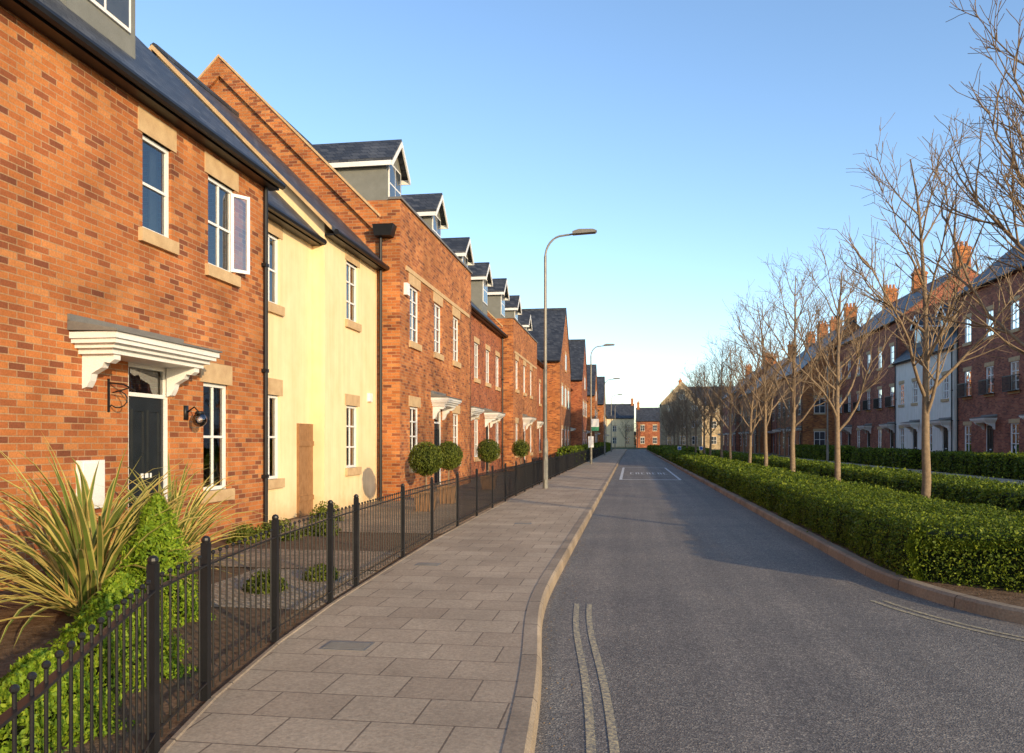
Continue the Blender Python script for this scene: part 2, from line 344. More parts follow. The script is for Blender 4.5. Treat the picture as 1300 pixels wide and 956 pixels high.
        for i in range(n):
            for j in range(m):
                x0=a0+.05+(b0-a0-.05)*i/n; x1=a0+(b0-a0-.05)*(i+1)/n; y0=c0+.05+(d0-c0-.05)*j/m; y1=c0+(d0-c0-.05)*(j+1)/m
                g.box(P,x0,x1,of+.002,of+.034,y0,y1)
    def fwin(h,a,b,c,d,o=0,lintel=True,n=2,m=2,T=None):
        P=T or h.P; h.part('window_frames').box(P,a,b,o-.02,o+.03,c,d); g=h.part('dark_panes')
        for i in range(n):
            for j in range(m):
                x0=a+.05+(b-a-.05)*i/n; x1=a+(b-a-.05)*(i+1)/n; y0=c+.05+(d-c-.05)*j/m; y1=c+(d-c-.05)*(j+1)/m
                g.box(P,x0,x1,o,o+.036,y0,y1)
        if lintel:
            st=h.part('stone_trim'); st.box(P,a-.08,b+.08,o-.02,o+.022,d+.003,d+.25); st.box(P,a-.06,b+.06,o-.02,o+.06,c-.13,c-.003)
    def pipe(h,s,z1,o=.06,z0=.05,hop=False):
        g=h.part('gutter'); P=h.P; g.tube([P(s,o,z0),P(s,o,z1)],.036,8)
        for z in (1,2.8,4.6): 
            if z<z1: g.box(P,s-.055,s+.055,o-.06,o+.03,z-.03,z+.03)
    def chim(h,s,o=None,zt=None,w=.6,l=1.0):
        o=h.o0-h.D/2 if o is None else o; zt=zt or h.zr+1.5; P=h.P; c=h.part('chimney')
        c.box(P,s-w/2,s+w/2,o-l/2,o+l/2,h.zr-1.2,zt); c.box(P,s-w/2-.06,s+w/2+.06,o-l/2-.06,o+l/2+.06,zt-.25,zt-.08)
        for k in (-.3,0,.3): h.part('chimney_pots').tube([P(s,o+k*l,zt),P(s,o+k*l,zt+.4)],[.13,.1],8)
LS,LO=(0,1),(1,0); RS,RO=(0,1),(-1,0)

# --- near brick house
H=House('brick_house',-6.2,0,LS,LO,'brick_orange')
W1=(9.31,9.96,4.33,5.57); W2=(10.9,11.7,4.22,5.57); W3=(10.77,11.5,.86,2.47); D1=(9.02,9.92,.12,2.6)
H.front(-6,12.85,-.05,6.2,[W1,W2,W3,D1,(2.2,3.1,4.3,5.57),(2,3.1,.86,2.47)])
H.win(*W1,hb=1); H.win(*W2,hb=1,vb=1,openc=True); H.win(*W3,hb=1,vb=1); H.win(2.2,3.1,4.3,5.57); H.win(2,3.1,.86,2.47)
H.door(*D1); H.canopy(8.0,10.15,2.62); H.body(-6,12.85,6.2,8.4,1.0); H.dormer(9.3,1.35)
H.pipe(12.66,6.05); H.chim(-2)
g=H.part('gutter'); P=H.P; vt=MB()
for s,z in ((6.85,2.95),(8.05,2.92),(11.9,.6)):
    for i in range(4): vt.box(P,s-.12,s+.12,0,.004,z-.03+i*.018,z-.022+i*.018)
H.finish()
r=H.root
vt.obj('air_vents',M['brick_dark'],r)
mb=MB(); mb.box(P,8.08,8.48,-.02,.07,.82,1.38); mb.box(P,8.11,8.45,.07,.08,.85,1.35); mb.obj('meter_box',M['white'],r)
mb=MB(); mb.box(P,10.25,10.33,0,.03,1.9,2.1,0); mb.tube([P(10.29,.02,2.0),P(10.29,.14,2.08),P(10.29,.22,2.0)],.012,6,0); mb.tube([P(10.29,.22,2.02),P(10.29,.22,1.98)],[.05,.07],8,0)
mb.ball(P(10.29,.22,1.9),.10,12,8,1); mb.obj('wall_lantern',[M['black'],M['glass']],r,True)
mb=MB(); mb.box(P,8.62,8.65,0,.015,1.95,2.35); mb.tube([P(8.635,.01,2.3),P(8.635,.2,2.28),P(8.635,.36,2.2)],.01,6)
mb.tube([P(8.635,.01,2.0)]+[P(8.635,.13+.12*math.cos(t),2.1+.1*math.sin(t)) for t in np.linspace(-2.4,2.2,10)]+[P(8.635,.3,2.24)],.008,6); mb.obj('basket_bracket',M['black'],r)

# --- cream houses
H=House('cream_house',-6.5,0,LS,LO,'cream')
A1=(13.3,13.97,4.12,5.4);A2=(13.3,13.97,.9,2.45)
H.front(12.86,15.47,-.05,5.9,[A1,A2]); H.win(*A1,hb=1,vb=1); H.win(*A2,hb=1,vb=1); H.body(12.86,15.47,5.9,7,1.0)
t=H.part('timber_gate')
for k in range(6): t.box(H.P,14.72+k*.117,14.83+k*.117,-.01,.05,.1,1.95)
t.box(H.P,14.72,15.42,.05,.07,.4,.5); t.box(H.P,14.72,15.42,.05,.07,1.5,1.6)
H.finish()
H=House('cream_house',-6.23,0,LS,LO,'cream')
B1=(16.75,17.5,4.3,5.62);B2=(16.75,17.5,1.0,2.4)
H.front(15.48,18.9,-.05,6.1,[B1,B2]); H.win(*B1,hb=2,vb=1,lh=.25); H.win(*B2,hb=2,vb=1,lh=.25); H.body(15.48,18.9,6.1,7.5,1.0,vo=.12)
B=H.part('stone_trim')
P=H.P; oc=-3.75
for oe in (.2,-7.7):
    B.hexa([P(15.30,oe,5.92),P(15.37,oe,5.92),P(15.37,oc,9.87),P(15.30,oc,9.87),P(15.30,oe,6.0),P(15.37,oe,6.0),P(15.37,oc,9.97),P(15.30,oc,9.97)])
H.finish()
mb=MB(); mb.box(P,18.15,18.35,0,.07,2.55,2.75); mb.obj('alarm_box',M['white'],H.root)

# --- projecting parapet houses and row
def parapet_house(name,s0,s1,wall,x=-5.65,zp=7.6,dorm=(),door=2):
    H=House(name,x,0,LS,LO,wall); L=s1-s0; P=H.P; zm=7.0
    cols=[s0+.9,s0+.9+L*.29,s0+.9+L*.57]; holes=[];ws=[]
    for c in cols: ws.append((c,c+.9,4.2,5.66))
    for i,c in enumerate(cols):
        if i!=door-1: ws.append((c,c+.9,.95,2.5))
    dr=(cols[door-1],cols[door-1]+.95,.12,2.55)
    H.front(s0,s1,-.05,zp,ws+[dr])
    for w in ws: H.win(*w,hb=3,vb=1,lintel=False,curt=random.random()<.8)
    H.door(*dr); H.canopy(dr[0]-.35,dr[1]+.35,2.65,.5)
    st=H.part('stone_trim'); 
    for c in cols: st.box(P,c-.12,c+1.02,-.05,.016,5.665,5.95)
    st.box(P,s0+.5,s1-.4,-.05,.03,5.953,6.07)
    for i,c in enumerate(cols):
        if i!=door-1: st.box(P,c-.12,c+1.02,-.05,.016,2.505,2.78)
    H.part('canopy_lead').box(P,s0-.04,s1+.04,-.3,.05,zp,zp+.06)
    w=H.part('walls')
    for s in (s0,s1):
        w.face([P(s,0,-.05),P(s,-.55,-.05),P(s,-.55,zp),P(s,0,zp)])
        w.face([P(s,-.55,zm),P(s,-.55,zp),P(s,-.55-(zp-zm),zp)])
    w.face([P(s0,-.25,6.8),P(s1,-.25,6.8),P(s1,-.25,zp),P(s0,-.25,zp)])
    H.body(s0,s1,zm,8.4,1.0,o0=-.55,ov=.02,gut=False,coping=True)
    for d in dorm: H.dormer(d,1.4,of=-.45,zt=9.45,ah=.66)
    H.finish(); return H
H=parapet_house('brick_house',18.91,27.75,'brick_orange',dorm=(21.7,26.6))
mb=MB(); mb.box(H.P,19.25,19.5,0,.09,5.3,5.6); mb.obj('alarm_box',M['white'],H.root)
g=MB(); 
g.tube([(-6.1,18.78,.1),(-6.1,18.78,6.7)],.04,8); g.hexa([(-6.22,18.62,6.65),(-5.8,18.62,6.65),(-5.8,18.9,6.65),(-6.22,18.9,6.65),(-6.25,18.56,6.92),(-5.72,18.56,6.92),(-5.72,18.9,6.92),(-6.25,18.9,6.92)]); g.obj('hopper_downpipe',M['black'],H.root)

def row_house(name,x,s0,s1,ze,slope,D,wall,S=LS,O=LO,z0=.12,storeys=2,dorm=(),detail=True,bal=False,cw=.95,pitch=2.5,dn=2,lin=True,chims=(),dz=None,coping=None,ph=0):
    H=House(name,x,0,S,O,wall); L=s1-s0; n=max(1,int(L/pitch)); P=H.P
    rows=[(.95,2.5),(4.15,5.6),(7.2,8.6)][:storeys]; ws=[];ds=[]
    for i in range(n):
        c=s0+L*(i+.5)/n-cw/2
        for k,(za,zb) in enumerate(rows):
            if k==0 and (i+ph)%dn==0: ds.append((c,c+.95,z0,2.5))
            else: ws.append((c,c+cw,za,zb))
    if detail:
        H.front(s0,s1,-.05,ze,ws+ds)
        for w in ws: H.win(*w,hb=2,vb=1,lintel=lin,lh=.22,curt=random.random()<.7)
    else:
        H.front(s0,s1,-.05,ze,ds)
        for w in ws: H.fwin(*w,lintel=lin,m=3)
    for d in ds: H.door(*d,tr=False); H.canopy(d[0]-.4,d[1]+.4,2.62,.6,det=detail)
    if bal:
        b=H.part('balcony_rail')
        for w in ws:
            if 3<w[2]<6:
                a,c=w[0]-.2,w[1]+.2; z=w[2]-.05
                b.box(P,a,c,.25,.28,z+.75,z+.79); b.box(P,a,c,.02,.28,z,z+.04)
                for s in np.arange(a,c,.13): b.box(P,s,s+.025,.25,.28,z,z+.75)
                b.box(P,a,a+.03,.02,.25,z+.75,z+.79); b.box(P,c-.03,c,.02,.25,z+.75,z+.79)
    H.body(s0,s1,ze,D,slope,coping=coping)
    for d in dorm: H.dormer(d,1.35,zt=dz)
    H.pipe(s1-.15,ze-.2); H.pipe(s0+.15,ze-.2)
    for c in chims: H.chim(c)
    return H
row_house('brick_house',-6.2,27.76,38.0,6.9,1.0,8.4,'brick_red',dorm=(31.8,36.4),dz=9.3).finish()
parapet_house('brick_house',38.01,48,'brick_orange',dorm=(41,45.9))
row_house('brick_house',-6.1,48.01,55.4,7.0,1.0,8.4,'brick_red',dorm=(51,)).finish()
def gable_house(name,y0,D,xf,ze,slope,wall,Wd=8.5):
    H=House(name,xf-Wd,y0,(1,0),(0,-1),wall); H.front(0,Wd,-.05,ze,[]); H.body(0,Wd,ze,D,slope,gut=True)
    T=lambda s,o,z:(xf+o,y0+s,z)
    for s in (1.4,4.2,7.0):
        if s+1<D:
            for c,d in ((1,2.5),(4.2,5.6)): H.fwin(s,s+1,c,d,T=T)
    H.fwin(D/2-.45,D/2+.45,7,8.2,T=T)
    H.finish(); return H
gable_house('brick_house',55.42,10,-4.9,7.4,.85,'brick_orange')
row_house('brick_house',-5.9,65.5,78,6.8,.9,8,'cream',detail=False,dorm=(69,74)).finish()
gable_house('brick_house',78.1,9,-4.7,7.8,.95,'brick_red')
row_house('brick_house',-5.6,87.2,101,6.8,.9,8,'brick_orange',detail=False,dorm=(91,96)).finish()
gable_house('brick_house',101.1,9,-4.5,7.6,.9,'brick_orange')
row_house('brick_house',-5.2,110.2,126,6.6,.9,8,'brick_red',detail=False).finish()
gable_house('brick_house',126.1,10,-4.2,7.6,.9,'brick_orange')
row_house('brick_house',-4.8,136.2,160,6.6,.9,8,'cream',detail=False).finish()

# --- right hand terrace
X=19
row_house('brick_house',X,33,49.6,10.2,.85,9,'brick_dark',RS,RO,storeys=3,bal=True,pitch=2.6,chims=(41.5,)).finish()
row_house('white_house',X-.2,49.61,59.9,7.3,1.0,9,'white_render',RS,RO,storeys=2,pitch=2.5,dorm=(52.5,57)).finish()
row_house('brick_house',X,59.92,77,10.4,.8,9,'brick_dark',RS,RO,storeys=3,bal=True,pitch=2.8,chims=(60.6,69,76.3)).finish()
H=row_house('brick_house',X-3,77.02,90,8.4,.95,9,'brick_orange',RS,RO,storeys=2,detail=False,chims=(78,89))
T=lambda s,o,z:(s,77.02-o,z)
for s in (17,21.5):
    for c,d in ((1,2.5),(4.2,5.6)): H.fwin(s,s+1,c,d,T=T)
H.finish()
row_house('brick_house',X-1.2,90.02,104,9.6,.85,9,'brick_dark',RS,RO,storeys=3,detail=False,chims=(91,103)).finish()
row_house('brick_house',X-3,104.02,120,8.2,.95,9,'brick_orange',RS,RO,storeys=2,detail=False,chims=(105,119)).finish()
row_house('brick_house',X-3.5,120.02,140,8.8,.9,9,'brick_dark',RS,RO,storeys=3,detail=False,chims=(121,139)).finish()

# --- street end
def endhouse(name,x0,y,w,ze,slope,D,wall,storeys=3):
    H=House(name,x0,y,(1,0),(0,-1),wall); H.front(0,w,-.05,ze,[])
    n=int(w/2.6)
    for i in range(n):
        c=w*(i+.5)/n-.5
        for za,zb in [(1,2.5),(4.1,5.5),(7.1,8.4)][:storeys]: H.fwin(c,c+1,za,zb,m=2)
    H.body(0,w,ze,D,slope); H.chim(.5); H.chim(w-.5); return H
e=endhouse('stone_house',9.5,158,16,8.8,.8,9,'stonewall'); e.finish()
H=House('stone_house',13.2,150,(0,1),(1,0),'stonewall'); H.front(0,8,-.05,8.6,[]); H.body(0,8,8.6,7.4,1.05,gut=False,coping=True)
T=lambda s,o,z:(s,150-o,z)
for s in (6.8,9.2,11.4):
    for c,d in ((1,2.5),(4.1,5.5),(7,8.2)): H.fwin(s,s+.95,c,d,T=T)
H.fwin(9.1,10,9.3,10.3,T=T); H.finish()
endhouse('brick_house',1.5,196,9,6.6,.8,8,'brick_red',2).finish()
endhouse('cream_house',-9,205,10,7.6,.9,8,'cream',2).finish()
endhouse('brick_house',-22,215,12,7.6,.9,8,'brick_orange',2).finish()
endhouse('brick_house',28,190,40,7.6,.8,9,'brick_red',2).finish()

# ------------------------------------------------------------ ground
def sheet(name,pts,z,mat):
    mb=MB(); mb.face([(p[0],p[1],z) for p in pts]); return mb.obj(name,M[mat])
sheet('ground',[(-900,-300),(900,-300),(900,1500),(-900,1500)],-.02,'ground')
sheet('road',[(-1.6,-40),(13,-40),(13,149),(-1.6,149)],0,'asphalt')
sheet('road',[(-60,149.0),(70,149.0),(70,156),(-60,156)],-.003,'asphalt')
KX=[(-.35,-30),(-.42,3),(-.48,4),(-.57,5.2),(-.72,6.4),(-.79,7.2),(-.82,8.2),(-.82,12),(-.8,30),(-.78,70),(-.5,148.9)]
FX=[(-1.0,-2),(-1.3,1.2),(-1.57,1.95),(-2.17,3.43),(-2.35,4.25),(-2.53,5.49),(-2.66,6.9),(-2.7,7.7),(-2.8,9.7),(-2.88,11.5),(-2.95,16),(-3.0,24),(-3.0,60),(-2.9,148)]
def ip(T,y):
    ys=[p[1] for p in T]; xs=[p[0] for p in T]; return float(np.interp(y,ys,xs))
def kx(y): return sum(ip(KX,y+d) for d in (-.6,-.3,0,.3,.6))/5
def strip(name,fa,fb,ys,z,mat):
    mb=MB()
    for i in range(len(ys)-1):
        a,b=ys[i],ys[i+1]; mb.face([(fa(a),a,z),(fb(a),a,z),(fb(b),b,z),(fa(b),b,z)])
    return mb.obj(name,M[mat])
YS=sorted(set(list(np.arange(-20,20,.25))+list(np.arange(20,149,4))+[148.9]))
def kerbline(name,pts,w=.14,h=.125,closed=False):
    mb=MB(); n=len(pts); L=[]
    for i,p in enumerate(pts):
        a=Vector(pts[(i-1)%n] if closed else pts[max(i-1,0)]); b=Vector(pts[(i+1)%n] if closed else pts[min(i+1,n-1)])
        t=(b-a).normalized(); nn=Vector((-t.y,t.x)); L.append((Vector(p),nn))
    rg=range(n if closed else n-1)
    for i in rg:
        (p,a),(q,b)=L[i],L[(i+1)%n]
        prof=[(0,-.02),(.012,h-.025),(.035,h),(w,h),(w,.05)]
        for k in range(len(prof)-1):
            (d0,z0),(d1,z1)=prof[k],prof[k+1]
            mb.face([(*(p+a*d0),z0),(*(q+b*d0),z0),(*(q+b*d1),z1),(*(p+a*d1),z1)])
    return mb.obj(name,M['kerb'])
kerbline('kerb',[(kx(y),y) for y in YS])
strip('pavement',lambda y:ip(FX,y)-.05,lambda y:kx(y)-.135,YS,.12,'paving')
kerbline('edging',[(ip(FX,y)-.05+.07,y) for y in YS],.06,.128)
strip('garden_ground',lambda y:-16,lambda y:ip(FX,y)-.04,YS,.105,'soil')
sheet('garden_path',[(-6.2,8.7),(-2.85,8.7),(-2.95,10.2),(-6.2,10.2)],.118,'blocks')
sheet('driveway',[(-6.3,12.3),(-2.98,12.3),(-3.05,40),(-6.3,40)],.117,'blocks')
sheet('gravel_bed',[(-4.3,6.6),(-2.75,6.6),(-2.86,8.68),(-4.3,8.68)],.112,'gravel')
def smooth(pts,it=2):
    for _ in range(it):
        q=[pts[0]]
        for i in range(len(pts)-1):
            a,b=pts[i],pts[i+1]; q+=[(a[0]*.75+b[0]*.25,a[1]*.75+b[1]*.25),(a[0]*.25+b[0]*.75,a[1]*.25+b[1]*.75)]
        q.append(pts[-1]); pts=q
    return pts
def median(name,x0,x1,y0,y1):
    nose=[(x0,y1),(x0,10.5+y0-9),(x0+.03,9.4+y0-9),(x0+.2,8.4+y0-9),(x0+.55,7.5+y0-9),(x0+1.1,7.0+y0-9),(x0+1.9,6.75+y0-9),(x1-1.9,6.75+y0-9),(x1-.9,7.1+y0-9),(x1-.3,8.1+y0-9),(x1,9.5+y0-9),(x1,y1)]
    nose=smooth(nose)
    kerbline('kerb',nose)
    cx=(x0+x1)/2
    mb=MB(); mb.face([(p[0]+(.1 if p[0]<cx else -.1),p[1]+.1 if p[1]<y1 else p[1],.11) for p in nose]); mb.obj(name,M['soil'])
median('median_bed',2.75,8.4,9,140)
kerbline('kerb',[(11.8,140),(11.8,-20)],.14)
YR=[-20,60,140]
strip('pavement',lambda y:11.93,lambda y:14.6,YR,.12,'paving')
strip('garden_ground',lambda y:14.6,lambda y:40,YR,.105,'soil')
def lineobj(name,pts,w,mat,z=.004):
    mb=MB(); L=[]
    for i,p in enumerate(pts):
        a=Vector(pts[max(i-1,0)]); b=Vector(pts[min(i+1,len(pts)-1)]); t=(b-a).normalized(); L.append((Vector(p),Vector((-t.y,t.x))*w/2))
    for i in range(len(L)-1):
        (p,a),(q,b)=L[i],L[i+1]; mb.face([(*(p-a),z),(*(p+a),z),(*(q+b),z),(*(q-b),z)])
    return mb.obj(name,M[mat])
for off in (.24,.36):
    lineobj('yellow_line',[(kx(y)+off+.05,y) for y in np.arange(-10,8.0,.25)],.05,'yline')
    lineobj('yellow_line',smooth([(2.75-off,8.35),(2.9-off,7.8),(3.25-off*.8,7.15-off*.5),(3.7-off*.5,6.75-off*.8),(4.6,6.45-off),(7,6.4-off)]),.05,'yline')
mb=MB()
def mk(a,b,c,d): mb.face([(a,c,.004),(b,c,.004),(b,d,.004),(a,d,.004)])
mk(-.45,-.33,33,48); mk(-.33,2.1,33,33.25); mk(2.0,2.1,33.25,48); mk(-.33,2.0,47.8,48)
for i in range(7):
    x=.0+i*.27
    mk(x,x+.05,38.5,40.5); mk(x+.05,x+.17,40.3,40.5)
    if i%2: mk(x+.12,x+.17,38.5,40.3)
    else: mk(x+.05,x+.17,38.5,38.7)
mb.obj('road_marking',M['wline'])
for (x,y,a,b) in ((-2.02,5.45,.17,.12),(-2.4,9.2,.14,.11),(-1.9,14,.15,.12)):
    mb=MB(); mb.box(ID,x-a,x+a,y-b,y+b,.1,.1245,0)
    for k in range(7): mb.box(ID,x-a+.02,x+a-.02,y-b+.03+k*(2*b-.06)/7,y-b+.045+k*(2*b-.06)/7,.1245,.128,0)
    mb.obj('drain_cover',M['lead'])
mb=MB()
for k in range(150):
    y=random.uniform(4,13); x=kx(y)+abs(random.gauss(0,.09))+.02; r_=random.uniform(.003,.008)
    mb.ball((x,y,.003),r_,5,3,0,.5)
mb.obj('gutter_grit',M['bark'])

# ------------------------------------------------------------ fence
fence=MB()
def fpt(y): return Vector((ip(FX,y)+.0-.06,y,0))
posts=[.2,3.43,4.19,5.49,6.9,7.7,9.7,11.5]
while posts[-1]<100: posts.append(posts[-1]+1.9)
zb=.12
nodes=[]
for i,y in enumerate(posts[:-1]):
    nodes.append((y,True))
    if i==0:
        for q in (1.2,1.95,2.7): nodes.append((q,False))
nodes.append((posts[-1],True))
for i,(y,isp) in enumerate(nodes):
    p=fpt(y); w=.021
    if isp: fence.box(ID,p.x-w,p.x+w,p.y-w,p.y+w,zb,zb+.90); fence.ball((p.x,p.y,zb+.915),.026,10,6)
    if i+1<len(nodes):
        q=fpt(nodes[i+1][0]); d=(q-p); L=d.length; d.normalize(); n=Vector((-d.y,d.x,0))
        for z in (.10,.77):
            a=p+Vector((0,0,zb+z)); b=q+Vector((0,0,zb+z)); hw=.016
            fence.hexa([a-n*hw,b-n*hw,b+n*hw,a+n*hw]+[v+Vector((0,0,.01)) for v in (a-n*hw,b-n*hw,b+n*hw,a+n*hw)])
        k=max(1,int(L/.105))
        for j in range(1 if isp else 0,k):
            c=p+d*(L*j/k)
            if y<13:
                fence.tube([(c.x,c.y,zb+.04),(c.x,c.y,zb+.82)],.006,6); fence.ball((c.x,c.y,zb+.832),.013,8,5)
            else: fence.box(ID,c.x-.006,c.x+.006,c.y-.006,c.y+.006,zb+.04,zb+.83)
fence.obj('railing_fence',M['black'])

# ------------------------------------------------------------ lamps, signs
def lamp(x,y,dirx=1,h=8.0):
    mb=MB(); z0=.1
    mb.tube([(x,y,z0),(x,y,z0+1.5)],.085,12,0); mb.tube([(x,y,z0+1.5),(x,y,z0+1.6)],[.085,.055],12,0)
    pts=[(x,y,z0+1.6),(x,y,h-.75)]
    for t in np.linspace(.1,1,8)*math.pi/2: pts.append((x+dirx*(.55-.55*math.cos(t)),y,h-.75+.65*math.sin(t)))
    pts.append((x+dirx*1.0,y,h-.05))
    mb.tube(pts,[.055,.045]+[.032]*9,10,0)
    mb.box(ID,x-.04,x+.04,y-.095,y-.07,z0+.3,z0+.9,0)
    a=x+dirx*.85;b=x+dirx*1.6
    pr=[(a,h-.08),(a,h+.0),(a+dirx*.2,h+.06),(b-dirx*.12,h+.05),(b,h-.0),(b-dirx*.05,h-.05)]
    mb.extr([(q[0],y-.13,q[1]) for q in pr],(0,.26,0),1)
    return mb.obj('street_lamp',[M['galv'],M['lead']])
for y in (24.5,53.5,82.5,111,139): lamp(-2.62,y,1,8.1)
for y in (23.9,55,86,117): lamp(13.0,y,-1,8.1)
M['green']=noisemat('sign_green',(.03,.2,.1),(.04,.24,.12),3,.4,.5,0); M['yellow']=noisemat('bollard_yellow',(.6,.42,.03),(.65,.46,.04),3,.4,.5,0); M['blue']=noisemat('sign_blue',(.02,.1,.4),(.03,.12,.45),3,.4,.5,0)
mb=MB(); mb.tube([(-2.45,50,.1),(-2.45,50,3.0)],.035,8,0); mb.box(ID,-2.42,-1.95,49.98,50.02,2.5,3.0,1); mb.box(ID,-2.42,-1.95,49.98,50.02,2.25,2.498,2); mb.box(ID,-2.62,-2.28,49.94,49.96,1.2,1.9,1)
mb.obj('bus_stop_sign',[M['galv'],M['white'],M['green']])
for x,y in ((4.6,76),(6.6,76)):
    mb=MB(); mb.hexa([(x-.15,y-.1,.1),(x+.15,y-.1,.1),(x+.15,y+.1,.1),(x-.15,y+.1,.1),(x-.13,y-.08,.75),(x+.13,y-.08,.75),(x+.13,y+.08,.75),(x-.13,y+.08,.75)],0)
    mb.box(ID,x-.17,x+.17,y-.1,y+.1,.75,1.1,1); mb.tube([(x,y-.12,.92),(x,y-.101,.92)],.14,16,2); mb.obj('traffic_bollard',[M['yellow'],M['white'],M['blue']])

# ------------------------------------------------------------ foliage
def fn(p):
    x,y,z=p[:,0],p[:,1],p[:,2]
    return (np.sin(x*3.1+y*2.3+1)+np.sin(y*4.7-x*1.9+z*3)+np.sin(y*9.1+x*7.7+2)+np.sin(y*1.3+.5)*.8+np.sin(x*13+y*15+z*11)*.7)/3.5
def leafmesh(name,C,Nn,size,mat,parent=None,asp=.5,spread=.9,mats=None):
    n=len(C); Nn=Nn+rng.normal(0,spread,(n,3)); Nn/=np.linalg.norm(Nn,axis=1)[:,None]
    R=rng.normal(0,1,(n,3)); t=np.cross(Nn,R); t/=np.linalg.norm(t,axis=1)[:,None]; b=np.cross(Nn,t)
    s=(size*rng.uniform(.6,1.3,n))[:,None]
    V=np.stack([C-t*s*.5,C+b*s*asp*.5,C+t*s*.5+Nn*s*.12,C-b*s*asp*.5],1).reshape(-1,3)
    me=bpy.data.meshes.new(name); me.vertices.add(4*n); me.vertices.foreach_set('co',V.ravel().astype(np.float32))
    me.loops.add(4*n); me.loops.foreach_set('vertex_index',np.arange(4*n,dtype=np.int32))
    me.polygons.add(n); me.polygons.foreach_set('loop_start',np.arange(0,4*n,4,dtype=np.int32))
    me.update(calc_edges=True); me.validate(); me.materials.append(mat)
    o=bpy.data.objects.new(name,me); COL.objects.link(o)
    if parent: o.parent=parent
    return o
def hedge(name,x0,x1,ys,y1,h,segs,z0=.1):
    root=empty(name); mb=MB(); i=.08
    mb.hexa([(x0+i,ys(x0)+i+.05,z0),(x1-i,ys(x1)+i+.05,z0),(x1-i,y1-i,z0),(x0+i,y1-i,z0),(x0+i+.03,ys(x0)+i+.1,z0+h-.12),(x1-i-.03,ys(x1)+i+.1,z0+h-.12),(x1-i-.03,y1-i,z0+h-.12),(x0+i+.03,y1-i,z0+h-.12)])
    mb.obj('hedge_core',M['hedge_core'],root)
    w=x1-x0; Cs=[];Ns=[];Ss=[]
    for (ya,yb,leaf,den) in segs:
        L=yb-ya
        def add(n,f,nrm):
            n=int(n); 
            if n<=0: return
            a=rng.random(n);b=rng.random(n); p=f(a,b); nn=np.tile(np.array(nrm,float),(n,1))
            Cs.append(p);Ns.append(nn);Ss.append(np.full(n,leaf))
        ysv=np.vectorize(ys)
        def top(a,b):
            x=x0+w*a; y=np.maximum(ya+L*b,ysv(x)); e=np.minimum(a,1-a)*w; z=z0+h-.12*np.clip(1-e/.2,0,1)**2
            ee=np.clip(1-(y-ysv(x))/.25,0,1); return np.stack([x,y,z-.12*ee**2],1)
        def sd(xx,sg):
            def f(a,b):
                y=np.maximum(ya+L*a,ys(xx)); bulge=.05*np.sin(b*3.1); return np.stack([np.full_like(a,xx)+sg*bulge-sg*.06*(b>.85),y,z0+h*b*.98],1)
            return f
        add(w*L*den,top,(0,0,1)); add(h*L*den,sd(x0,-1),(-1,0,.2)); add(h*L*den*.6,sd(x1,1),(1,0,.2))
        if ya==segs[0][0]: add(w*h*den*1.3,lambda a,b:np.stack([x0+w*a,ysv(x0+w*a)-.04*np.sin(b*3.1),z0+h*b],1),(0,-1,.2))
    C=np.concatenate(Cs);Nn=np.concatenate(Ns);S=np.concatenate(Ss)
    C=C+Nn*(fn(C)*.075+rng.uniform(-.07,.03,len(C))+(rng.random(len(C))<.05)*rng.uniform(0,.10,len(C)))[:,None]; C[:,2]=np.maximum(C[:,2],z0+.01)
    leafmesh('hedge_leaves',C,Nn,S,M['hedge'],root)
hedge('hedge',2.98,4.75,lambda x:8.95-.62*(x-2.98),74,.6,[(7.8,15,.036,3000),(15,24,.055,1300),(24,40,.10,420),(40,74,.18,140)])
hedge('hedge',6.75,8.15,lambda x:8.6,74,.6,[(8.6,24,.06,1000),(24,40,.10,400),(40,74,.18,130)])
hedge('hedge',3.0,8.1,lambda x:82,138,.7,[(82,138,.3,50)])
hedge('hedge',14.8,15.8,lambda x:22,42.6,.95,[(22,42.6,.11,350)])
hedge('hedge',14.8,15.8,lambda x:45,56,1.0,[(45,56,.14,220)])
hedge('hedge',14.8,15.6,lambda x:58,76,1.1,[(58,76,.18,150)])
hedge('hedge',-4.0,-3.2,lambda x:44,70,1.1,[(44,70,.16,180)])
hedge('hedge',-3.9,-3.2,lambda x:76,130,1.2,[(76,130,.3,60)])

